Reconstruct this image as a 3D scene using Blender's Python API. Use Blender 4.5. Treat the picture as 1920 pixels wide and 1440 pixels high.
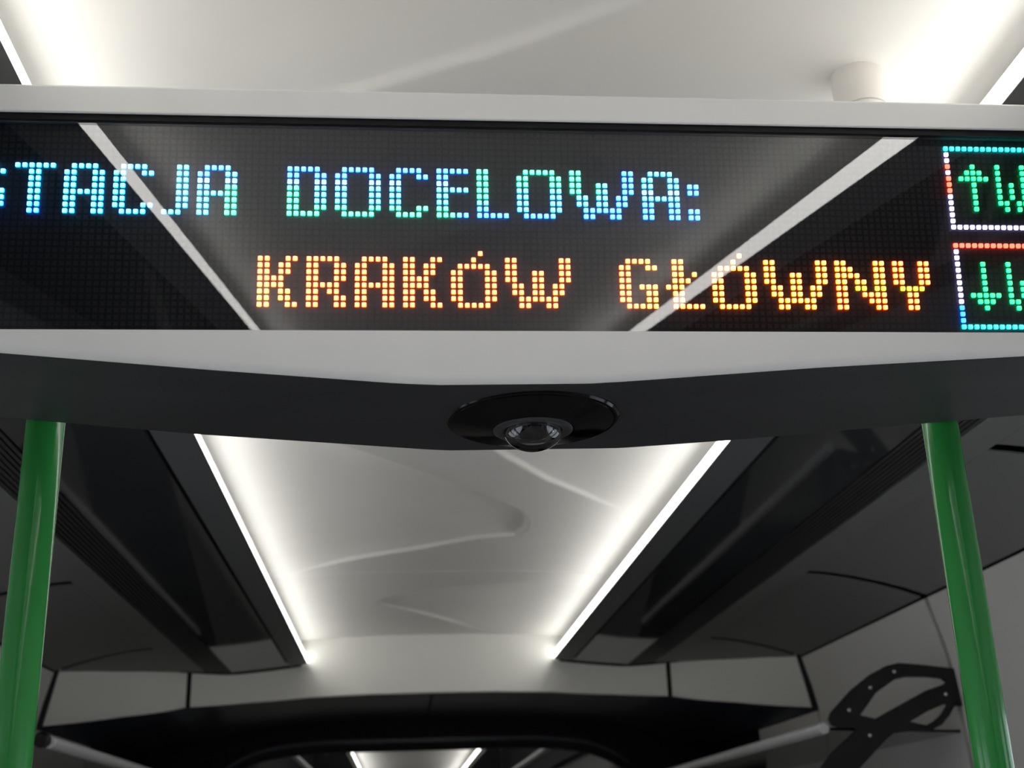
import bpy, bmesh, math
import numpy as np
from mathutils import Matrix, Vector

for o in list(bpy.data.objects):
    bpy.data.objects.remove(o)
scene = bpy.context.scene
COL = scene.collection

# ------------------------------------------------------------------ camera
EYE = 1.55                                   # camera height above the floor
FPX, CX, CY = 2339.0, 960.0, 720.0           # focal length / centre in the 1920x1440 frame
VF, VU = (749.0, 1592.0), (745.0, -5604.0)   # vanishing points of the coach axis and of the vertical
_F = np.array([VF[0] - CX, VF[1] - CY, FPX]); _F /= np.linalg.norm(_F)
_U = np.array([VU[0] - CX, VU[1] - CY, FPX]); _U -= _F * (_U @ _F); _U /= np.linalg.norm(_U)
_R = np.cross(_F, _U)
if _R[0] < 0: _R = -_R
right = Vector((_R[0], _F[0], _U[0])); down = Vector((_R[1], _F[1], _U[1])); fwd = Vector((_R[2], _F[2], _U[2]))
cam = bpy.data.cameras.new('camera')
camo = bpy.data.objects.new('camera', cam); COL.objects.link(camo)
m = Matrix((right, -down, -fwd)).transposed().to_4x4()
m.translation = (0, 0, EYE)
camo.matrix_world = m
cam.sensor_fit = 'HORIZONTAL'; cam.sensor_width = 36; cam.lens = FPX / 1920 * 36
cam.clip_start = 0.02
cam.dof.use_dof = True; cam.dof.focus_distance = 1.0; cam.dof.aperture_fstop = 11
scene.camera = camo

# ------------------------------------------------------------------ world (dusk outside) and exposure
w = bpy.data.worlds.new('dusk'); scene.world = w; w.use_nodes = True
bg = w.node_tree.nodes['Background']
bg.inputs[0].default_value = (0.525, 0.52, 0.535, 1); bg.inputs[1].default_value = 1.12
vs = scene.view_settings
vs.view_transform = 'Standard'; vs.look = 'None'; vs.gamma = 1; vs.use_curve_mapping = False
vs.exposure = 2.08
STRIP = 1.32                                  # brightness of the coach's light strips

# ------------------------------------------------------------------ materials
def mat(name, color, rough=0.5, spec=0.5, metal=0.0, noise=0.0, nscale=30, bump=0.0, emit=None, estr=1.0, coat=0.0):
    mm = bpy.data.materials.new(name); mm.use_nodes = True
    nt = mm.node_tree; b = nt.nodes['Principled BSDF']
    b.inputs['Base Color'].default_value = (*color, 1)
    b.inputs['Roughness'].default_value = rough
    b.inputs['Specular IOR Level'].default_value = spec
    b.inputs['Metallic'].default_value = metal
    b.inputs['Coat Weight'].default_value = coat
    b.inputs['Coat Roughness'].default_value = 0.03
    if emit:
        b.inputs['Emission Color'].default_value = (*emit, 1); b.inputs['Emission Strength'].default_value = estr
    if noise or bump:
        tc = nt.nodes.new('ShaderNodeTexCoord'); n = nt.nodes.new('ShaderNodeTexNoise')
        n.inputs['Scale'].default_value = nscale; n.inputs['Detail'].default_value = 4
        nt.links.new(tc.outputs['Object'], n.inputs['Vector'])
        if noise:
            r = nt.nodes.new('ShaderNodeMapRange')
            r.inputs['From Min'].default_value = 0.3; r.inputs['From Max'].default_value = 0.7
            r.inputs['To Min'].default_value = 1 - noise; r.inputs['To Max'].default_value = 1 + noise
            nt.links.new(n.outputs['Fac'], r.inputs['Value'])
            mx = nt.nodes.new('ShaderNodeVectorMath'); mx.operation = 'SCALE'
            mx.inputs[0].default_value = color
            nt.links.new(r.outputs['Result'], mx.inputs['Scale'])
            nt.links.new(mx.outputs['Vector'], b.inputs['Base Color'])
        if bump:
            bp = nt.nodes.new('ShaderNodeBump'); bp.inputs['Strength'].default_value = bump; bp.inputs['Distance'].default_value = 0.002
            nt.links.new(n.outputs['Fac'], bp.inputs['Height']); nt.links.new(bp.outputs['Normal'], b.inputs['Normal'])
    return mm

def pane_mat(name, refl, tint, rough=0.0):
    """a thin pane: mostly see-through, with a clear mirror reflection"""
    mm = bpy.data.materials.new(name); mm.use_nodes = True
    nt = mm.node_tree; nt.nodes.remove(nt.nodes['Principled BSDF'])
    out = nt.nodes['Material Output']
    t = nt.nodes.new('ShaderNodeBsdfTransparent'); t.inputs[0].default_value = (*tint, 1)
    g = nt.nodes.new('ShaderNodeBsdfGlossy'); g.inputs['Roughness'].default_value = rough; g.inputs[0].default_value = (1, 1, 1, 1)
    mix = nt.nodes.new('ShaderNodeMixShader')
    fr = nt.nodes.new('ShaderNodeFresnel'); fr.inputs[0].default_value = 1.46
    ad = nt.nodes.new('ShaderNodeMath'); ad.operation = 'ADD'; ad.inputs[1].default_value = refl; ad.use_clamp = True
    nt.links.new(fr.outputs[0], ad.inputs[0]); nt.links.new(ad.outputs[0], mix.inputs[0])
    nt.links.new(t.outputs[0], mix.inputs[1]); nt.links.new(g.outputs[0], mix.inputs[2])
    nt.links.new(mix.outputs[0], out.inputs[0])
    return mm

M = {
 'white':   mat('white_ceiling_plastic', (0.86, 0.85, 0.82), 0.55, 0.3, noise=0.012, nscale=8, bump=0.02),
 'frame':   mat('cream_display_shell', (0.90, 0.875, 0.82), 0.42, 0.35, noise=0.012, nscale=25, bump=0.03),
 'fascia':  mat('pale_end_panel', (0.82, 0.82, 0.78), 0.5, 0.3, noise=0.012, nscale=9),
 'wall':    mat('grey_side_wall', (0.66, 0.65, 0.62), 0.55, 0.3, noise=0.015, nscale=10),
 'side':    mat('grey_side_ceiling', (0.22, 0.225, 0.218), 0.5, 0.35, noise=0.015, nscale=10),
 'gloss':   mat('glossy_black_panel', (0.042, 0.045, 0.049), 0.05, 0.5, noise=0.1, nscale=6),
 'satin':   mat('dark_grey_satin', (0.085, 0.088, 0.095), 0.40, 0.4, noise=0.05, nscale=20),
 'vent':    mat('black_vent_slat', (0.030, 0.031, 0.034), 0.45, 0.4, noise=0.05, nscale=20),
 'border':  mat('charcoal_border', (0.13, 0.134, 0.142), 0.45, 0.4, noise=0.03, nscale=20),
 'under':   mat('anthracite_underside', (0.030, 0.030, 0.032), 0.5, 0.35, noise=0.06, nscale=40, bump=0.04),
 'black':   mat('matt_black', (0.006, 0.006, 0.007), 0.6, 0.3, noise=0.1, nscale=20),
 'mask':    mat('led_mask', (0.007, 0.007, 0.009), 0.6, 0.3, noise=0.05, nscale=80),
 'unlit':   mat('unlit_led', (0.013, 0.013, 0.017), 0.4, 0.4, noise=0.08, nscale=200),
 'navy':    mat('dark_navy_gloss', (0.048, 0.058, 0.076), 0.25, 0.5, noise=0.08, nscale=8),
 'green':   mat('green_pole_paint', (0.030, 0.260, 0.050), 0.16, 0.38, noise=0.05, nscale=14, coat=0.25),
 'camblk':  mat('camera_gloss_black', (0.002, 0.002, 0.003), 0.10, 0.22, noise=0.1, nscale=30),
 'camring': mat('camera_grey_ring', (0.05, 0.05, 0.055), 0.3, 0.5, noise=0.05, nscale=60),
 'post':    mat('mount_post_white', (0.78, 0.75, 0.70), 0.4, 0.4, noise=0.01, nscale=30),
 'floor':   mat('grey_floor', (0.58, 0.55, 0.52), 0.6, 0.3, noise=0.15, nscale=60),
 'tube':    mat('satin_alu_tube', (0.78, 0.78, 0.80), 0.30, 0.5, metal=0.25, noise=0.03, nscale=40),
 'bracket': mat('black_bracket_paint', (0.008, 0.008, 0.009), 0.35, 0.45, noise=0.1, nscale=40),
 'rivet':   mat('bright_rivet', (0.75, 0.75, 0.75), 0.25, 0.5, metal=1.0, noise=0.03, nscale=90),
 'alu':     mat('white_strip_profile', (0.78, 0.78, 0.76), 0.4, 0.4, noise=0.01, nscale=30),
 'light':   mat('lit_diffuser', (0.9, 0.9, 0.9), 0.5, 0.3, emit=(1.0, 0.98, 0.935), estr=STRIP, noise=0.005, nscale=5),
 'pane':    pane_mat('display_pane', 0.008, (0.97, 0.97, 0.97)),
 'shelf':   pane_mat('rack_glass', 0.0, (0.26, 0.29, 0.35), 0.12),
 'fill_winpane': pane_mat('window_pane', 0.02, (0.85, 0.88, 0.92)),
 'dome':    pane_mat('camera_dome_glass', 0.03, (0.55, 0.55, 0.58)),
}
def led_mat(name, core, strength):
    return mat(name, (0.02, 0.02, 0.02), 0.4, 0.3, emit=core, estr=strength, noise=0.05, nscale=300)
LED = {}   # kind -> (core material, side material that over-glows for the halo)
for k, core, side in (
    ('cyan',   (0.50, 1.30, 1.30), (0.0, 0.55, 1.5)),
    ('blue',   (0.40, 1.05, 1.50), (0.0, 0.28, 2.4)),
    ('mint',   (0.42, 1.40, 1.00), (0.0, 1.25, 0.55)),
    ('pale',   (0.62, 0.95, 1.15), (0.1, 0.50, 1.6)),
    ('orange', (1.45, 0.78, 0.36), (2.4, 0.10, 0.0)),
    ('amber',  (1.45, 1.00, 0.38), (2.2, 0.20, 0.0)),
    ('lime',   (0.80, 1.00, 0.22), (1.2, 0.50, 0.0)),
    ('red',    (1.40, 0.40, 0.24), (2.4, 0.05, 0.02)),
    ('white',  (0.90, 0.84, 1.05), (0.5, 0.40, 1.0)),
    ('green',  (0.14, 1.20, 0.48), (0.0, 1.00, 0.16)),
    ('aqua',   (0.16, 1.05, 0.95), (0.0, 0.90, 0.90)),
    ('azure',  (0.16, 0.70, 1.40), (0.0, 0.20, 2.4))):
    LED[k] = (led_mat('led_%s_core' % k, core, 0.34), led_mat('led_%s_side' % k, side, 3.0))

# ------------------------------------------------------------------ object helpers; coordinates are camera-centred (z up), EYE is added on linking
def ray(px, py):
    d = np.array([px - CX, py - CY, FPX]); return np.array([d @ _R, d @ _F, d @ _U])
def at_y(px, py, Y):
    d = ray(px, py); return d * (Y / d[1])
def at_z(px, py, Z):
    d = ray(px, py); return d * (Z / d[2])

def empty(name, loc, label=None, cat=None, group=None, kind=None):
    o = bpy.data.objects.new(name, None); COL.objects.link(o)
    o.location = (loc[0], loc[1], loc[2] + EYE); o.empty_display_size = 0.05
    tag(o, label, cat, group, kind)
    return o
def tag(o, label=None, cat=None, group=None, kind=None):
    if label: o['label'] = label
    if cat: o['category'] = cat
    if group: o['group'] = group
    if kind: o['kind'] = kind
    return o
WORLD = {}
def link(name, me, mats, parent=None, origin=(0, 0, 0)):
    o = bpy.data.objects.new(name, me); COL.objects.link(o)
    for mm in (mats if isinstance(mats, (list, tuple)) else [mats]):
        if mm and len(me.materials) < (len(mats) if isinstance(mats, (list, tuple)) else 1): me.materials.append(mm)
    wl = Vector((origin[0], origin[1], origin[2] + EYE))
    WORLD[o.name] = wl
    if parent:
        o.parent = parent
        pl = WORLD.get(parent.name, parent.location)
        o.location = wl - Vector(pl)
    else:
        o.location = wl
    return o
def obj(name, verts, faces, mats, parent=None, smooth=False, bevel=0.0, fmat=None, angle=35):
    V = np.array(verts, float)
    org = (V.min(0) + V.max(0)) / 2
    me = bpy.data.meshes.new(name)
    me.from_pydata([tuple(v) for v in V - org], [], faces)
    bm = bmesh.new(); bm.from_mesh(me)
    bmesh.ops.recalc_face_normals(bm, faces=bm.faces)
    bm.to_mesh(me); bm.free()
    if fmat: me.polygons.foreach_set('material_index', fmat)
    o = link(name, me, mats, parent, org)
    if bevel:
        b = o.modifiers.new('bevel', 'BEVEL'); b.width = bevel; b.segments = 2; b.limit_method = 'ANGLE'; b.angle_limit = math.radians(30)
    if smooth or bevel:
        me.polygons.foreach_set('use_smooth', [True] * len(me.polygons))
        try:
            me.set_sharp_from_angle(angle=math.radians(angle))
        except Exception: pass
    return o
def grid_faces(n, k, close=False):
    F = []
    for i in range(n - 1):
        for j in range(k if close else k - 1):
            F.append((i * k + j, i * k + (j + 1) % k, (i + 1) * k + (j + 1) % k, (i + 1) * k + j))
    return F
def loft(name, rings, mats, parent=None, smooth=True, bevel=0.0, cap=True, angle=35):
    """closed rings of equal length"""
    k = len(rings[0]); V = [p for r in rings for p in r]
    F = grid_faces(len(rings), k, True)
    if cap: F += [tuple(range(k)), tuple(range((len(rings) - 1) * k, len(rings) * k))]
    return obj(name, V, F, mats, parent, smooth, bevel, angle=angle)
def prism_y(name, poly, y0, y1, mats, parent=None, smooth=False, bevel=0.0):
    """(x,z) polygon extruded along the coach"""
    return loft(name, [[(x, y0, z) for x, z in poly], [(x, y1, z) for x, z in poly]], mats, parent, smooth, bevel)
def box(name, x0, x1, y0, y1, z0, z1, mats, parent=None, bevel=0.0):
    return prism_y(name, [(x0, z0), (x1, z0), (x1, z1), (x0, z1)], y0, y1, mats, parent, bevel=bevel)
def tube(name, a, b, r, mats, parent=None, n=24, caps=0.0):
    a, b = Vector(a), Vector(b); d = (b - a).normalized()
    u = d.orthogonal().normalized(); v = d.cross(u)
    st = [(a, r), (b, r)]
    if caps: st = [(a, r - caps), (a + d * caps, r), (b - d * caps, r), (b, r - caps)]
    rings = [[tuple(c + (u * math.cos(2 * math.pi * i / n) + v * math.sin(2 * math.pi * i / n)) * rr) for i in range(n)] for c, rr in st]
    return loft(name, rings, mats, parent, True)
def lathe(name, c, prof, mats, parent=None, n=64, cap=True):
    """prof: list of (radius, z) about a vertical axis through c=(x,y)"""
    rings = [[(c[0] + r * math.cos(2 * math.pi * i / n), c[1] + r * math.sin(2 * math.pi * i / n), z) for i in range(n)] for r, z in prof]
    return loft(name, rings, mats, parent, True, cap=cap)
def slab(name, line, y0, y1, t, mats, parent=None, smooth=True, nrm=1):
    """an open (x,z) line given thickness t upwards/outwards and extruded along y; y0,y1 may be functions of x"""
    n = len(line); off = []
    for i, (x, z) in enumerate(line):
        a = line[max(i - 1, 0)]; b = line[min(i + 1, n - 1)]
        tx, tz = b[0] - a[0], b[1] - a[1]; L = math.hypot(tx, tz)
        off.append((x - tz / L * t * nrm, z + tx / L * t * nrm))
    ring = list(line) + off[::-1]
    f0 = y0 if callable(y0) else (lambda x: y0)
    f1 = y1 if callable(y1) else (lambda x: y1)
    return loft(name, [[(x, f0(x), z) for x, z in ring], [(x, f1(x), z) for x, z in ring]], mats, parent, smooth, angle=30)

# ------------------------------------------------------------------ the coach: section measured from its centre line
X0 = 0.108
YB, YE = -5.0, 4.25                # rear of the modelled coach, end fascia
ZC = 0.685                         # ceiling panels
def both():
    return ((-1, 'left'), (1, 'right'))
def mx(s, prof): return [(X0 + s * u, z) for u, z in prof]

box('floor', X0 - 1.3, X0 + 1.3, YB, 16.0, -EYE - 0.05, -EYE, M['floor'])['kind'] = 'structure'
fl = bpy.data.objects['floor']

# relief of the ceiling panels: softly hollowed lobes that run in from either side
def P(px, py): q = at_z(px, py, ZC); return (q[0], q[1])
E_L, E_R = X0 - 0.60, X0 + 0.60
lobes = [
  [(E_L, 1.95), P(600, 812), P(684, 841), P(800, 882), P(904, 920), P(976, 951), P(989, 962), P(991, 972), P(986, 986), P(970, 997), P(890, 1004), P(787, 1023), P(649, 1044), P(570, 1058), (E_L, 3.35)],
  [(E_R, 1.5), (0.45, 1.6), (0.10, 2.02), P(948, 849), P(1028, 893), P(1124, 928), (0.60, 2.70), (E_R, 2.75)],
  [(E_R, 3.30), P(1120, 1077), P(993, 1085), P(850, 1095), P(760, 1106), P(716, 1118), P(706, 1124), P(718, 1130), P(787, 1145), P(924, 1182), (0.42, 4.6), (E_R, 5.0)],
  [(E_L, 0.35), (0.42, 0.72), P(1160, 0), P(960, 75), P(780, 128), P(630, 172), (-0.20, 1.13), (E_L, 1.32)],
]
for yo in (-2.9, -5.8):                                      # the pattern goes on behind
    for L in lobes[:2] + lobes[3:]:
        lobes.append([(x, y + yo + 0.2) for x, y in L])
def relief(X, Y):
    H = np.zeros_like(X)
    for L in lobes:
        L = np.array(L); ys = L[:, 1]
        msk = (Y > ys.min() - .18) & (Y < ys.max() + .18)
        if not msk.any(): continue
        x, y = X[msk], Y[msk]; d2 = np.full(x.shape, 9.0); ins = np.zeros(x.shape, bool)
        for i in range(len(L)):
            a, b = L[i], L[(i + 1) % len(L)]
            t = np.clip(((x - a[0]) * (b[0] - a[0]) + (y - a[1]) * (b[1] - a[1])) / ((b - a) @ (b - a)), 0, 1)
            d2 = np.minimum(d2, (x - a[0] - t * (b[0] - a[0])) ** 2 + (y - a[1] - t * (b[1] - a[1])) ** 2)
            c = ((a[1] > y) != (b[1] > y)) & (x < (b[0] - a[0]) * (y - a[1]) / (b[1] - a[1] + 1e-12) + a[0])
            ins ^= c
        sd = np.where(ins, 1, -1) * np.sqrt(d2)
        k = np.clip(sd / 0.13, 0, 1); k = 0.30 * np.clip((sd + 0.003) / 0.010, 0, 1) + 0.70 * (1 - (1 - k) ** 2)
        side = -1 if L[0, 0] < X0 else 1                      # lobes die away towards the side they grow from
        far = np.clip((0.44 - side * (x - X0)) / 0.24, 0, 1); far = far * far * (3 - 2 * far)
        H[msk] = np.maximum(H[msk], k * far)
    return -0.009 + 0.021 * H * np.clip((YE - 0.02 - Y) / 0.25, 0, 1)
ceil = empty('ceiling', (X0, 0, ZC), kind='structure'); WORLD['ceiling'] = ceil.location
CU = 0.50
def ceiling_panel(y0, y1):
    st = 0.0045 if y1 > 0.5 else 0.011
    nx = int(2 * CU / st); ny = max(2, int((y1 - y0) / st))
    xs = np.linspace(X0 - CU, X0 + CU, nx); ys = np.linspace(y0, y1, ny)
    X, Y = np.meshgrid(xs, ys)
    Z = ZC + relief(X, Y)
    edge = np.minimum(Y - y0, y1 - Y); Z = Z + 0.004 * np.clip(1 - edge / 0.010, 0, 1) ** 2
    u = np.abs(X - X0); Z = Z - 0.016 * np.clip(u / 0.44, 0, 1.1) ** 3
    V = np.stack([X, Y, Z], -1).reshape(-1, 3)
    o = obj('ceiling_panel', V, grid_faces(ny, nx), M['white'], ceil, smooth=True, angle=80)
    return o
cuts = [YB, -2.45, 0.35, 3.225, YE + 0.02]
for a, b in zip(cuts[:-1], cuts[1:]): ceiling_panel(a + 0.0012, b - 0.0012)
box('roof_backing', X0 - 1.3, X0 + 1.3, YB, 5.2, 0.735, 0.76, M['black'], ceil)

# light strips hung under the edges of the ceiling panels
for s, side in both():
    t = empty('light_strip', (X0 + s * 0.42, 0, 0.585),
              'long white ceiling light strip on the side of the black rack bracket' if s > 0 else
              'long white ceiling light strip on the side opposite the black rack bracket', 'light')
    WORLD[t.name] = t.location
    prism_y('diffuser', mx(s, [(0.409, 0.5865), (0.4195, 0.620), (0.4235, 0.620), (0.413, 0.5865)]), YB + .02, YE - 0.01, M['light'], t)
    prism_y('profile', mx(s, [(0.4140, 0.5868), (0.4245, 0.6205), (0.440, 0.6205), (0.440, 0.5868)]), YB + .02, YE - 0.01, M['alu'], t)
    # cove cheek that closes the gap above the dark panels
    prism_y('cove_cheek', mx(s, [(0.478, 0.60), (0.478, 0.72), (0.488, 0.72), (0.488, 0.60)]), YB + .02, YE - .01, M['white'], ceil)

# dark glossy flanking panels, a shadow groove between them, then the ribbed air vent
zu = lambda u: 0.585 - (min(u, 0.648) - 0.409) * 0.145 - max(0, u - 0.648) * 0.01
for s, side in both():
    slab('border_strip', mx(s, [(0.4095, zu(0.4095)), (0.467, zu(0.467))]), YB, YE - 0.004, 0.0012, M['border'], ceil, nrm=s)
    slab('glossy_panel', mx(s, [(0.474, zu(0.474)), (0.645, zu(0.645))]), YB, YE - 0.004, 0.010, M['gloss'], ceil, nrm=s)
    slab('groove_backing', mx(s, [(0.44, zu(0.44) + 0.012), (0.78, zu(0.78) + 0.020)]), YB, YE - 0.004, 0.004, M['black'], ceil, nrm=s)
    v = empty('air_vent', (X0 + s * 0.70, 0, 0.562),
              'long black ribbed air vent ' + ('above the black rack bracket' if s > 0 else 'on the side away from the black rack bracket'), 'vent')
    WORLD[v.name] = v.location
    n = 8
    for i in range(n):
        ua = 0.650 + 0.078 * i / n; ub = ua + 0.078 / n * 0.60
        slab('slat', mx(s, [(ua, zu(ua)), (ub, zu(ub))]), YB, YE - 0.01, 0.009, M['vent'], v, nrm=s)
    slab('vent_back', mx(s, [(0.648, zu(0.648) + 0.0102), (0.727, zu(0.727) + 0.0102)]), YB, YE - 0.01, 0.0015, M['black'], v, nrm=s)

# side ceiling, cornice and side walls in panels with open joints
def fascia_y(x):
    u = abs(x - X0)
    if u < 0.41: return 4.25
    if u < 0.777: k = (u - 0.41) / 0.367; return 4.25 - 0.15 * k * k
    k = min(1.0, (u - 0.777) / 0.273); return 4.10 - 0.22 * k - 0.29 * k * k
def fascia_zb(x):
    pts = [(0, .483), (.2, .482), (.41, .476), (.60, .460), (.777, .439), (.92, .395), (1.05, .343), (1.10, .338), (2, .338)]
    u = abs(x - X0)
    for (a, za), (b, zb) in zip(pts[:-1], pts[1:]):
        if u <= b: return za + (zb - za) * (u - a) / (b - a)
    return .338
SIDE = [(0.793, 0.5460), (0.83, 0.5425), (0.88, 0.535), (0.944, 0.521), (1.00, 0.506), (1.050, 0.489)]
WALLS = [(1.0535, 0.484), (1.062, 0.45), (1.075, 0.40), (1.086, 0.345), (1.094, 0.25), (1.10, 0.15), (1.105, 0.0), (1.11, -0.3)]
seams = [YB, -1.1, 0.8, 1.75, 2.67, 3.59, 5.1]
g = 0.009; gs = 0.017
WZ0, WZ1 = -0.75, 0.145
FILL_WIN = {1: [(0.85, 1.72), (-1.0, 0.72), (-4.6, -1.2)], -1: [(0.85, 1.72), (-1.0, 0.72), (-4.6, -1.2)]}  # side windows added out of view to let in fill light
def wallx(z):
    zs = [q[1] for q in WALLS][::-1]; us = [q[0] for q in WALLS][::-1]
    return float(np.interp(z, zs, us))
for s, side in both():
    wl = empty('wall_' + side, (X0 + s * 1.09, 0, -EYE), kind='structure'); WORLD[wl.name] = wl.location
    slab('trim_strip', mx(s, [(0.728, zu(0.728)), (0.7925, 0.5463)]), YB, 4.12, 0.010, M['side'], ceil, nrm=s)
    for a, b in zip(seams[:-1], seams[1:]):
        if a < 3.5:
            slab('side_ceiling_panel', mx(s, SIDE), a + gs, b - gs, 0.003, M['side'], ceil, nrm=s)
        else:
            slab('side_ceiling_panel', mx(s, SIDE), a + gs, (lambda x: max(fascia_y(x) - 0.002, 3.62)), 0.003, M['side'], ceil, nrm=s)
        if a > 3.5:
            line = [(wallx(z), z) for z in (0.334, 0.25, 0.145)]
            slab('wall_panel', mx(s, line), a + g, 4.22, 0.008, M['wall'], wl, nrm=s)
            slab('portal_cheek', mx(s, line), 4.222, b, 0.008, M['black'], wl, nrm=s)
            line = [(wallx(z), z) for z in (0.145, 0.0, -0.3, -0.75)]
            segs = [(a + g, b)]
            for p, q in segs: slab('wall_panel', mx(s, line), p, q, 0.008, M['wall'], wl, nrm=s)
            slab('wall_panel', mx(s, [(1.11, -0.752), (1.11, -EYE)]), a + g, b, 0.008, M['wall'], wl, nrm=s)
        else:
            slab('wall_panel', mx(s, [q for q in WALLS if q[1] > 0.16] + [(wallx(0.145), 0.145)]), a + g, b - g, 0.008, M['wall'], wl, nrm=s)
            line = [(wallx(z), z) for z in (0.145, 0.0, -0.3, -0.75)]
            segs = [(a + g, b - g)]
            for w0, w1 in FILL_WIN[s]:
                if a < w0 and w1 < b: segs = [(a + g, w0), (w1, b - g)]
            for p, q in segs: slab('wall_panel', mx(s, line), p, q, 0.008, M['wall'], wl, nrm=s)
            slab('wall_panel', mx(s, [(1.11, -0.752), (1.11, -EYE)]), a + g, b - g, 0.008, M['wall'], wl, nrm=s)
    # dark lining behind the open joints, left open at the added side windows
    back = [(0.79, 0.572), (0.88, 0.556), (0.95, 0.538), (1.066, 0.500), (1.10, 0.345), (1.116, 0.147)]
    slab('joint_lining', mx(s, back), YB, 5.1, 0.006, M['black'], wl, nrm=s)
    low = [(1.1155, 0.152), (1.124, -0.3), (1.124, -EYE)]
    ed = sorted([YB, 5.1] + [q for w_ in FILL_WIN[s] for q in w_])
    for p, q in zip(ed[0::2], ed[1::2]): slab('joint_lining', mx(s, low), p, q, 0.006, M['black'], wl, nrm=s)
    for w0, w1 in FILL_WIN[s]: slab('joint_lining', mx(s, [(1.124, -0.75), (1.124, -EYE)]), w0, w1, 0.006, M['black'], wl, nrm=s)
nwin = 0  # panes and frames of the unseen openings added for fill
for s in (1, -1):
    for w0, w1 in FILL_WIN[s]:
        nwin += 1
        wn = empty('window_%d' % nwin, (X0 + s * 1.115, (w0 + w1) / 2, WZ0), kind='structure'); WORLD[wn.name] = wn.location
        slab('pane', mx(s, [(1.118, 0.145), (1.124, -0.3), (1.124, -0.75)]), w0, w1, 0.006, M['fill_winpane'], wn, nrm=s)
        for yy in (w0, w1 - 0.03):
            slab('window_frame', mx(s, [(1.100, 0.143), (1.111, -0.3), (1.111, -0.75)]), yy + .002, yy + 0.028, 0.006, M['black'], wn, nrm=s)
box('wall_back', X0 - 1.3, X0 + 1.3, YB - 0.05, YB - 0.001, -EYE, 0.75, M['satin'])['kind'] = 'structure'

# end fascia: curved in plan, pale panels above a black arched soffit
wf = empty('wall_front', (X0, YE, 0.34), kind='structure'); WORLD[wf.name] = wf.location
def topz(u):
    if u < 0.475: return 0.72
    if u < 0.745: return zu(u) + 0.03
    if u < 0.80: return 0.575
    return float(np.interp(u, [q[0] for q in SIDE], [q[1] for q in SIDE])) + 0.006
def fascia_panel(us, t=0.012):
    f, bk = [], []
    K = 7
    for u in us:
        x = X0 + u; y = fascia_y(x); zt = topz(abs(u)); zb = fascia_zb(x)
        zs = [zb, zb + 0.004] + [zb + (zt - zb) * k / K for k in range(1, K + 1)]
        sh = math.copysign(1, u) * 0.225 * max(0, (abs(u) - 0.85) / 0.2)
        f.append([(x + sh * (zt - z), y + (0.004 if i == 0 else 0), z) for i, z in enumerate(zs)] + [(x, y + t, zt), (x + sh * (zt - zb), y + t, zb)])
    return loft('fascia_panel', f, M['fascia'], wf, True, angle=40)
fascia_panel(list(np.linspace(-0.765, 0.765, 61)))
fascia_panel(list(np.linspace(0.779, 1.046, 16))); fascia_panel(list(np.linspace(-1.046, -0.779, 16)))
for s in (-1, 1):                                                   # dark joint behind the two upright seams
    yy = 4.105 + 0.012
    box('seam_backing', X0 + s * 0.7735 - 0.02, X0 + s * 0.7735 + 0.02, yy + .004, yy + 0.010, 0.445, 0.57, M['black'], wf)
    loft('corner_seal', [[(X0 + s * u, y, z) for u, y in ((ub - .002, 3.597), (ub + .007, 3.590), (ub + .007, 3.630), (ub - .002, 3.630))]
                         for z, ub in ((0.494, 1.047), (0.338, 1.080))], M['black'], wf, False)
    # dark end cap where the dark panels meet the fascia
    us = np.linspace(0.43, 0.80, 12)
    loft('end_cap', [[(X0 + s * u, fascia_y(X0 + s * u) - 0.012, zu(u) - 0.004), (X0 + s * u, fascia_y(X0 + s * u) + .001, zu(u) - 0.004),
                      (X0 + s * u, fascia_y(X0 + s * u) + .001, zu(u) + 0.004), (X0 + s * u, fascia_y(X0 + s * u) - 0.012, zu(u) + 0.004)] for u in us], M['black'], wf, True)
YH = 5.1
for us in (np.linspace(-1.052, -0.004, 40), np.linspace(0.004, 1.052, 40)):
    rings = []
    for u in us:
        x = X0 + u; y = fascia_y(x) + 0.003; z = fascia_zb(x) - 0.001
        x += math.copysign(1, u) * 0.225 * max(0, (min(abs(u), 1.05) - 0.85) / 0.2) * (topz(min(abs(u), 1.05)) - z)
        rings.append([(x, y, z), (x, y + 0.03, z - 0.004), (x, YH, z - 0.004), (x, YH, z + 0.012), (x, y + 0.03, z + 0.012)])
    loft('soffit_panel', rings, M['navy'], wf, True)
rings = []
for u in np.linspace(-1.10, 1.10, 40):
    x = X0 + u; z = fascia_zb(x) + 0.016
    yf = fascia_y(x) + 0.16
    rings.append([(x, yf, z), (x, YH, z), (x, YH, z + 0.005), (x, yf, z + 0.005)])
loft('soffit_backing', rings, M['black'], wf, True)
# black portal round the gangway opening
def arch(u): return 0.362 - 0.30 * max(0, abs(u) - 0.35) ** 2 - 1.2 * max(0, abs(u) - 0.6) ** 2
rings = []
for u in np.linspace(-1.12, 1.12, 57):
    x = X0 + u; zt = fascia_zb(x) + 0.02; zb = arch(u) if abs(u) < 0.80 else -EYE
    rings.append([(x, YH, zb), (x, YH + 0.05, zb), (x, YH + 0.05, zt), (x, YH, zt)])
loft('portal', rings, M['black'], wf, False)
rings = []
for u in np.linspace(-0.80, 0.80, 41):                              # raised lip that follows the arch
    x = X0 + u; z = arch(u) + 0.028
    rings.append([(x, YH - 0.018, z), (x, YH + .001, z), (x, YH + .001, z + 0.016), (x, YH - 0.018, z + 0.016)])
loft('portal_lip', rings, M['navy'], wf, True)

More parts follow.
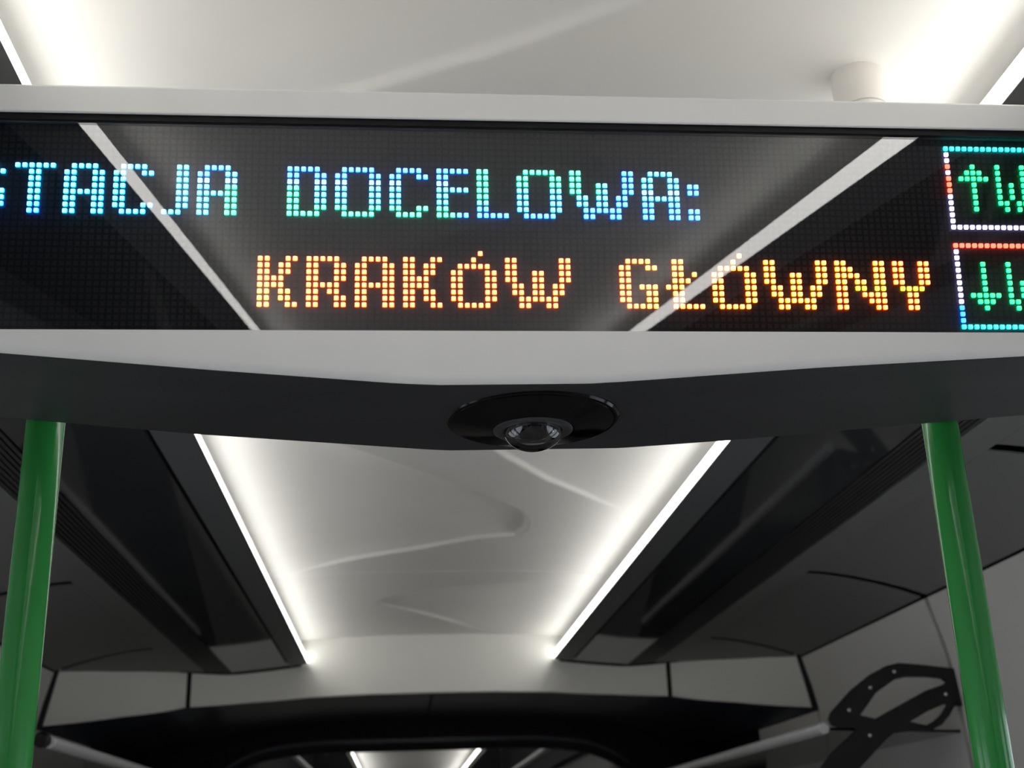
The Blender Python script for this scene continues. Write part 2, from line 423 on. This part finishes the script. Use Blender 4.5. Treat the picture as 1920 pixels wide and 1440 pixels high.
# ------------------------------------------------------------------ the next coach, seen through the gangway
nc = empty('trim_1', (X0, 10, ZC), kind='structure'); WORLD[nc.name] = nc.location
for y0, y1 in ((6.6, 9.4), (9.41, 12.2), (12.21, 15.9)):
    ny = int((y1 - y0) / .05); nx = 41
    X, Y = np.meshgrid(np.linspace(X0 - CU, X0 + CU, nx), np.linspace(y0, y1, ny))
    Z = ZC - 0.010 * (0.5 + 0.5 * np.tanh(8 * np.sin(Y * 2.2 + (X - X0) * 2.6)))
    obj('ceiling_panel', np.stack([X, Y, Z], -1).reshape(-1, 3), grid_faces(ny, nx), M['white'], nc, True, angle=80)
box('gangway_roof', X0 - 1.2, X0 + 1.2, 5.15, 6.6, 0.62, 0.65, M['black'], nc)
for s in (-1, 1):
    box('gangway_side', X0 + s * 1.15 - .01, X0 + s * 1.15 + .01, 5.15, 16, -EYE, 0.62, M['satin'], nc)
    box('dark_flank', min(X0 + s * .44, X0 + s * 1.14), max(X0 + s * .44, X0 + s * 1.14), 6.6, 15.9, 0.575, 0.582, M['gloss'], nc)
    t = empty('light_strip', (X0 + s * 0.42, 11, 0.585),
              'far ceiling light strip beyond the black portal, on the bracket side' if s > 0 else
              'far ceiling light strip beyond the black portal, opposite the bracket side', 'light')
    WORLD[t.name] = t.location
    prism_y('diffuser', mx(s, [(0.409, 0.5865), (0.4195, 0.620), (0.4235, 0.620), (0.413, 0.5865)]), 6.7, 15.8, M['light'], t)
    prism_y('profile', mx(s, [(0.4140, 0.5868), (0.4245, 0.6205), (0.440, 0.6205), (0.440, 0.5868)]), 6.7, 15.8, M['alu'], t)
    box('cove_cheek', X0 + s * 0.49 - .005, X0 + s * 0.49 + .005, 6.62, 15.9, 0.583, 0.72, M['white'], nc)
    tube('handrail', (X0 + s * 0.64, 6.4, 0.46), (X0 + s * 0.64, 9.6, 0.46), 0.017, M['tube'], None, caps=.004)
    hr = COL.objects[-1]
    tag(hr, 'slim pale handrail beyond the black portal, ' + ('on the bracket side' if s > 0 else 'opposite the bracket side'), 'handrail')
box('end_panel', X0 - 1.2, X0 + 1.2, 15.95, 16.0, -EYE, 0.75, M['satin'], nc)
box('roof_backing', X0 - 1.2, X0 + 1.2, 6.6, 16.0, 0.735, 0.75, M['black'], nc)

# ------------------------------------------------------------------ information display
T = math.radians(7.4); ST, CT = math.sin(T), math.cos(T)
OX, OY, OZ = -0.27537, 0.81255, 0.49829          # centre of LED column 0, row 0
PX, PY = 0.005, 0.00497                          # LED pitch
def S(x, v, n):                                  # x across, v down the face, n out of the face
    return (x, OY + v * ST - n * CT, OZ - v * CT - n * ST)
def srect(name, x0, x1, v0, v1, n0, n1, mats, parent, bevel=0.0):
    return loft(name, [[S(x, v0, n0), S(x, v1, n0), S(x, v1, n1), S(x, v0, n1)] for x in (x0, x1)], mats, parent, False, bevel)
HXL, HXR = X0 - 0.53, X0 + 0.53
VT0, VT1, VB0 = -0.0345, -0.0115, 30.55 * PY     # top bezel edges, lower edge of the opening
sign = empty('information_display', (X0, 0.9, 0.31), 'wide cream LED destination display reading STACJA DOCELOWA: KRAKÓW GŁÓWNY', 'display')
WORLD[sign.name] = sign.location
YR = 1.0
def bottom_v(x):                                  # face height where the lower edge runs (humped in the middle)
    zy = np.interp(x / 0.82, [-0.60, -.332, -.156, .000, .035, .165, .20, .376, .559, 0.80], [.4245, .4010, .3858, .3738, .3724, .3736, .3756, .3887, .3993, .4130])
    # Z/Y = zy on the face n = 0.008
    n = 0.008; a = OZ - n * ST; b = OY - n * CT
    return (a - zy * b) / (CT + zy * ST)
xs = list(np.linspace(HXL, HXR, 90))
# upper bezel with its returning top
rings = []
for x in (HXL, HXR):
    rings.append([S(x, VT1, 0.008), S(x, VT1, 0.0052), S(x, VT0 + 0.004, 0.0052), (x, YR, S(x, VT0, 0)[2] - 0.004), (x, YR, S(x, VT0, 0)[2]), S(x, VT0, 0.004), S(x, VT0 + 0.002, 0.008)])
loft('top_bezel', rings, M['frame'], sign, False, bevel=0.0012)
# lower bezel with the humped lower edge and a rounded lip
rings = []
for x in xs:
    vb = bottom_v(x)
    rings.append([S(x, VB0, 0.008), S(x, vb - 0.006, 0.008), S(x, vb - 0.0018, 0.0066), S(x, vb, 0.0025), S(x, vb, -0.004), S(x, VB0, -0.004)])
loft('bottom_bezel', rings, M['frame'], sign, True, angle=50)
# anthracite underside running back to the rear edge
zr = lambda x: float(np.interp(x, [-.60, -.326, -.166, .020, .040, .182, .20, .283, .510, .70], [.356, .3412, .3258, .3118, .3106, .3118, .3128, .3185, .3375, .352])) * YR
rings = []
for x in xs:
    vb = bottom_v(x); f = S(x, vb + 0.0006, 0.001)
    rings.append([f, (x, YR - 0.004, zr(x)), (x, YR, zr(x) + 0.004), (x, YR, zr(x) + 0.012), (x, f[1] + 0.005, f[2] + 0.010)])
loft('underside', rings, M['under'], sign, True, angle=50)
rings = []
for x in xs:
    rings.append([(x, YR, zr(x) + 0.0125), (x, YR, S(x, VT0, 0)[2] - 0.005), (x, YR - 0.006, S(x, VT0, 0)[2] - 0.005), (x, YR - 0.006, zr(x) + 0.0125)])
loft('rear_shell', rings, M['frame'], sign, True, angle=50)
for s, hx in ((-1, HXL), (1, HXR)):
    x0, x1 = sorted((hx, hx - s * 0.004))
    zt = S(0, VT0, 0)[2] - 0.005; f = S(hx, bottom_v(hx), -0.005)
    loft('end_cap', [[S(x, VT0 + 0.005, -0.005), f[0:0] + (x, f[1], f[2] + .012), (x, YR - 0.007, zr(hx) + .014), (x, YR - 0.007, zt)] for x in (x0, x1)], M['frame'], sign)
# LED mask, black surround, pane
CL, CR = -21, 171
xl, xr = OX + (CL - .6) * PX, OX + (CR + .6) * PX
srect('led_mask', HXL + .006, HXR - .006, VT1 - .004, VB0 + .004, -0.010, -0.0045, M['mask'], sign)
NB = -0.0045                                      # surface of the mask
srect('inner_gasket', HXL + .004, HXR - .004, VT0 + .006, VT1 + 0.0044, -0.004, 0.0050, M['black'], sign)
pane = srect('glass_pane', HXL + .008, HXR - .008, VT1 + 0.0046, VB0 + 0.002, 0.0005, 0.0025, M['pane'], sign)
pane['label'] = 'clear glossy pane over the LEDs'

# --- glyphs as rows of lit columns
G = {
 'S': (".####.", "##..##", "##....", ".####.", "....##", "....##", "##..##", ".####."),
 'T': ("######", "..##..", "..##..", "..##..", "..##..", "..##..", "..##..", "..##.."),
 'A': (".####.", "##..##", "##..##", "##..##", "######", "##..##", "##..##", "##..##"),
 'C': (".####.", "##..##", "##....", "##....", "##....", "##....", "##..##", ".####."),
 'J': ("..##", "..##", "..##", "..##", "..##", "..##", "..##", "###."),
 'D': ("#####.", "##..##", "##..##", "##..##", "##..##", "##..##", "##..##", "#####."),
 'O': (".#####.", "##...##", "##...##", "##...##", "##...##", "##...##", "##...##", ".#####."),
 'E': ("#####", "##...", "##...", "#####", "##...", "##...", "##...", "#####"),
 'L': ("##...", "##...", "##...", "##...", "##...", "##...", "##...", "#####"),
 'W': ("##......##", "##......##", "##..##..##", "##..##..##", ".##.##.##.", ".##.##.##.", "..######..", "..##..##.."),
 ':': ("..", "..", "##", "##", "..", "..", "##", "##"),
 'K': ("##..##", "##.##.", "##.##.", "####..", "####..", "##.##.", "##.##.", "##..##"),
 'R': ("#####.", "##..##", "##..##", "##..##", "#####.", "##.##.", "##..##", "##..##"),
 'Ó': ("....#..", "...#...", ".#####.", "##...##", "##...##", "##...##", "##...##", "##...##", ".#####."),
 'G': (".####.", "##..##", "##....", "##....", "##.###", "##..##", "##..##", ".#####"),
 'Ł': (".##...", ".##...", ".##.#.", ".###..", "###...", ".##...", ".##...", ".#####"),
 'N': ("##....##", "###...##", "####..##", "##.##.##", "##.##.##", "##..####", "##...###", "##....##"),
 'Y': ("##..##", "##..##", "##..##", "##..##", ".####.", "..##..", "..##..", "..##.."),
 'up': ("..#..", ".###.", "#####", "..#..", "..#..", "..#..", "..#..", "..#.."),
 'down': ("..#..", "..#..", "..#..", "..#..", "..#..", "#####", ".###.", "..#.."),
 'w': ("#...#", "#...#", "#...#", "#.#.#", "#.#.#", "#.#.#", "##.##", ".#.#."),
}
lit = {}
def put(ch, c0, r0, kind):
    rows = G[ch]
    for j, row in enumerate(rows):
        for i, q in enumerate(row):
            if q == '#': lit[(c0 + i, r0 + j)] = kind(i, j, c0 + i) if callable(kind) else kind
def k_t(i, j, c): return 'blue' if j > 5 else 'cyan'
def k_last_a(i, j, c):
    if j < 2 and i < 4: return 'blue'
    if j == 2: return 'pale'
    return 'mint' if i > 3 and j > 2 else 'cyan'
def k_doc(i, j, c):
    if j == 2: return 'pale'
    if j > 5: return 'mint' if not (c > 63 and j == 7) else 'blue'
    if c < 42 and 2 < j: return 'mint'
    return 'blue' if j < 2 else 'cyan'
def k_l(i, j, c): return 'blue' if j > 5 else ('mint' if j < 5 else 'cyan')
def k_o(i, j, c): return 'mint' if j < 3 else ('blue' if j == 7 else 'cyan')
def k_w(i, j, c): return 'mint' if j < 4 and c < 86 else ('blue' if j > 5 or c > 87 else 'cyan')
def k_a(i, j, c): return 'pale' if j == 3 else 'blue' if j > 4 else 'cyan'
for ch, c, k in (('S', -7, k_t), ('T', 0, k_t), ('A', 7, 'cyan'), ('C', 14, 'cyan'), ('J', 21, 'cyan'), ('A', 26, k_last_a),
                 ('D', 39, k_doc), ('O', 46, k_doc), ('C', 54, k_doc), ('E', 61, k_doc), ('L', 67, k_l), ('O', 73, k_o), ('W', 81, k_w), ('A', 92, k_a), (':', 99, 'blue')):
    put(ch, c, 5, k)
k_or = lambda i, j, c: 'amber' if (c < 40 and j > 3) or c > 90 else 'orange'
k_n = lambda i, j, c: 'lime' if j == 4 and i > 2 else ('amber' if j < 4 else 'orange')
for ch, c, k in (('K', 35, k_or), ('R', 42, 'orange'), ('A', 49, 'orange'), ('K', 56, 'orange'), ('Ó', 63, 'orange'), ('W', 71, 'orange'),
                 ('G', 88, k_or), ('Ł', 95, k_or), ('Ó', 102, k_or), ('W', 110, k_or), ('N', 121, k_n), ('Y', 130, lambda i, j, c: 'lime' if j == 4 else 'orange')):
    put(ch, c, 18 if ch == 'Ó' else 19, k)
BR = 168                                          # right side of the two boxes (out of the picture)
for c in range(140, BR + 1):
    lit[(c, 0)] = 'aqua'; lit[(c, 13)] = 'white'; lit[(c, 16)] = 'red'; lit[(c, 29)] = 'aqua'
for r in range(1, 13):
    lit[(140, r)] = 'red' if r in (3, 5, 6, 7) else 'white'
    lit[(BR, r)] = 'white'
for r in range(17, 29):
    lit[(140, r)] = 'azure' if r > 25 else 'white'
    lit[(BR, r)] = 'white'
put('up', 142, 3, 'green'); put('w', 148, 3, 'green'); put('down', 142, 19, 'green'); put('w', 148, 19, 'green')

# one LED: chamfered square block, bright face, flanks made to glow strongly, imitating the lens bloom halo
def led_shape(h, hgt, ch):
    q = [(-h, -h + ch), (-h + ch, -h), (h - ch, -h), (h, -h + ch), (h, h - ch), (h - ch, h), (-h + ch, h), (-h, h - ch)]
    base = [(x, y, 0) for x, y in q]; top = [(x * .98, y * .98, hgt) for x, y in q]
    return base + top, [tuple(range(8, 16))] + [(i, (i + 1) % 8, 8 + (i + 1) % 8, 8 + i) for i in range(8)]
LV, LF = led_shape(0.00168, 0.0012, 0.0005)
rot = Matrix(((1, 0, 0), (0, ST, -CT), (0, -CT, -ST))).transposed().to_3x3()
# local x -> world x, local y -> down the face, local z -> out of the face
RM = Matrix((Vector((1, 0, 0)), Vector((0, ST, -CT)), Vector((0, -CT, -ST)))).transposed()
def led_pos(c, r): return Vector(S(OX + c * PX, r * PY, NB + 0.0001))
keys = sorted(lit)
inview = [k for k in keys if 0 <= k[0] <= 150]
inview.sort(key=lambda k: (k[0], -k[1]))          # nearest end of the display first
single = set(inview[:300])
lmesh = {}
for kind, (mc, ms) in LED.items():
    me = bpy.data.meshes.new('led_' + kind)
    me.from_pydata([tuple(RM @ Vector(v)) for v in LV], [], LF); me.materials.append(mc); me.materials.append(ms)
    me.polygons.foreach_set('material_index', [0] + [1] * 8); lmesh[kind] = me
for k in keys:
    if k not in single: continue
    o = bpy.data.objects.new('led', lmesh[lit[k]]); COL.objects.link(o)
    o.parent = sign; p = led_pos(*k); o.location = Vector((p.x, p.y, p.z + EYE)) - sign.location
V, F, FM = [], [], []
kinds = list(LED); mats = [q for kk in kinds for q in LED[kk]]
for k in keys:
    if k in single: continue
    p = led_pos(*k); b = len(V)
    V += [tuple(p + RM @ Vector(v)) for v in LV]; F += [tuple(b + i for i in f) for f in LF]
    mi = kinds.index(lit[k]) * 2; FM += [mi] + [mi + 1] * 8
V = np.array(V); org = (V.min(0) + V.max(0)) / 2
me = bpy.data.meshes.new('lit_leds'); me.from_pydata([tuple(v) for v in V - org], [], F)
for q in mats: me.materials.append(q)
me.polygons.foreach_set('material_index', FM)
o = link('lit_leds', me, [], sign, org); o['kind'] = 'stuff'
V, F = [], []
h = 0.00165
for r in range(-1, 31):
    for c in range(CL, CR + 1):
        if (c, r) in lit: continue
        p = led_pos(c, r); b = len(V)
        V += [tuple(p + RM @ Vector(v)) for v in ((-h, -h, .0004), (h, -h, .0004), (h, h, .0004), (-h, h, .0004))]; F.append((b, b + 1, b + 2, b + 3))
V = np.array(V); org = (V.min(0) + V.max(0)) / 2
me = bpy.data.meshes.new('unlit_leds'); me.from_pydata([tuple(v) for v in V - org], [], F)
o = link('unlit_leds', me, M['unlit'], sign, org); o['kind'] = 'stuff'

# mounting post between the shell and the ceiling
cxp, cyp = 0.4310, 0.9715
ztop = S(0, VT0, 0)[2]
lathe('mounting_collar', (cxp, cyp), [(0.0213, 0.632), (0.0232, 0.6325), (0.0240, 0.646), (0.0249, 0.660), (0.0251, 0.673), (0.0244, 0.6745), (0.0244, 0.680)], M['post'], sign)
lathe('mounting_post', (cxp, cyp), [(0.0205, ztop - 0.003), (0.0212, 0.600), (0.0222, 0.6315), (0.0205, 0.6325)], M['post'], sign)

# ------------------------------------------------------------------ dome camera under the display
ccx, ccy = 0.1035, 0.9155
zb0 = (S(ccx, bottom_v(ccx), 0)[2] + zr(ccx)) / 2
dc = empty('dome_camera', (ccx, ccy, zb0), 'round glossy black dome camera with clear lens bubble under the display', 'camera'); WORLD[dc.name] = dc.location
lathe('rim', (ccx, ccy), [(0.0670, zb0 + 0.003), (0.0675, zb0 - 0.0005), (0.0660, zb0 - 0.0022), (0.0635, zb0 - 0.0026)], M['camblk'], dc)
lathe('body', (ccx, ccy), [(0.0630, zb0 - 0.001), (0.0632, zb0 - 0.0030), (0.050, zb0 - 0.0055), (0.0330, zb0 - 0.0085), (0.0310, zb0 - 0.0090)], M['camblk'], dc)
lathe('lens_ring', (ccx, ccy), [(0.0310, zb0 - 0.0080), (0.0308, zb0 - 0.0098), (0.0290, zb0 - 0.0108), (0.0235, zb0 - 0.0104), (0.0215, zb0 - 0.0090)], M['camring'], dc)
lathe('lens', (ccx, ccy), [(0.0130, zb0 - 0.0088), (0.0128, zb0 - 0.012), (0.010, zb0 - 0.0150), (0.006, zb0 - 0.0165), (0.001, zb0 - 0.0170)], M['camblk'], dc)
rd = 0.0228
lathe('dome', (ccx, ccy), [(rd * math.cos(a), zb0 - 0.0098 - rd * 0.70 * math.sin(a)) for a in np.linspace(0, math.pi / 2 - 0.03, 14)], M['dome'], dc)

# ------------------------------------------------------------------ green grab poles behind the display's lower rear edge
for x, lab in ((-0.2942, 'glossy green vertical grab pole below the word STACJA'), (0.4795, 'glossy green vertical grab pole in front of the black rack bracket')):
    p = empty('grab_pole', (x, YR + 0.0175, -EYE), lab, 'pole'); WORLD[p.name] = p.location
    tube('pole_tube', (x, YR + 0.0175, -EYE + 0.002), (x, YR + 0.0175, 0.42), 0.0155, M['green'], p, n=40)
    lathe('floor_flange', (x, YR + 0.0175), [(0.032, -EYE), (0.032, -EYE + 0.006), (0.018, -EYE + 0.014), (0.0158, -EYE + 0.02)], M['green'], p)

# ------------------------------------------------------------------ luggage racks
def pxz(px, py, Y=2.66):
    q = at_y(px, py, Y); return (q[0], q[2])
def c6(x, y): return pxz(1240 + x * .35417, 1040 + y * .35417)
outer = [c6(*q) for q in ((884, 872), (895, 840), (1000, 722), (1100, 640), (1190, 590), (1250, 576), (1400, 588), (1530, 604), (1640, 616), (1650, 800), (1548, 800), (1520, 850), (1480, 900),
                            (1430, 925), (1300, 935), (1225, 945), (1180, 985), (1000, 1180), (800, 1180), (900, 1050), (1035, 925), (1030, 914), (930, 912), (900, 902))]
hole1 = [c6(*q) for q in ((1046, 852), (1130, 732), (1230, 660), (1290, 646), (1400, 646), (1480, 655), (1508, 676), (1490, 690), (1400, 722), (1200, 832), (1130, 872))]
hole2 = [c6(*q) for q in ((1308, 886), (1400, 830), (1500, 788), (1512, 796), (1480, 850), (1440, 885), (1400, 906))]
rivets = [c6(*q) for q in ((1228, 620), (1102, 705), (990, 823), (1500, 740), (1100, 958))]
def plate(name, loops, Y, t, material, parent):
    cu = bpy.data.curves.new(name, 'CURVE'); cu.dimensions = '2D'; cu.fill_mode = 'BOTH'; cu.extrude = t / 2; cu.bevel_depth = 0.0008; cu.bevel_resolution = 1
    for L in loops:
        sp = cu.splines.new('POLY'); sp.points.add(len(L) - 1); sp.use_cyclic_u = True
        for q, (x, z) in zip(sp.points, L): q.co = (x, z, 0, 1)
    tmp = bpy.data.objects.new(name + '_curve', cu); COL.objects.link(tmp)
    bpy.context.view_layer.update()
    me = bpy.data.meshes.new_from_object(tmp.evaluated_get(bpy.context.evaluated_depsgraph_get()))
    bpy.data.objects.remove(tmp)
    n = len(me.vertices); co = np.empty(n * 3); me.vertices.foreach_get('co', co); co = co.reshape(-1, 3)
    V = np.stack([co[:, 0], Y - co[:, 2], co[:, 1]], -1); org = (V.min(0) + V.max(0)) / 2
    me.vertices.foreach_set('co', (V - org).ravel()); me.update(); me.materials.clear(); me.name = name
    return link(name, me, material, parent, org)
bar_z = 0.212
for s, side in both():
    rk = empty('luggage_rack', (X0 + s * 0.9, 2.66, bar_z),
               'luggage rack with perforated black bracket, riveted, and metal front rail' if s > 0 else 'luggage rack with plain metal front rail opposite the black bracket', 'rack')
    WORLD[rk.name] = rk.location
    bx = 0.897 if s > 0 else -0.700
    bz = 0.212 if s > 0 else 0.2235
    tube('front_rail', (bx, 2.668, bz), (bx, 5.0, bz), 0.0125, M['tube'], rk, caps=.002)
    xa, xb = bx + s * 0.010, X0 + s * 1.092
    slab('glass_shelf', [(xa, bz - 0.004), (xb, bz - 0.016)], 2.68, 5.0, 0.006, M['shelf'], rk, nrm=s)
    if s > 0:
        br = plate('bracket', [outer, hole1, hole2], 2.66, 0.010, M['bracket'], rk)
        for (x, z) in rivets:
            r = 0.0042
            rings = [[(x + rr * math.cos(a), 2.6545 - d, z + rr * math.sin(a)) for a in np.linspace(0, 2 * math.pi, 16, endpoint=False)] for rr, d in ((r, 0), (r, 0.0012), (r * .6, 0.003), (0.0004, 0.0034))]
            loft('rivet', rings, M['rivet'], br)
    else:
        cap = tube('end_cap', (bx, 2.60, bz), (bx, 2.625, bz), 0.0155, M['bracket'], rk, caps=.003)
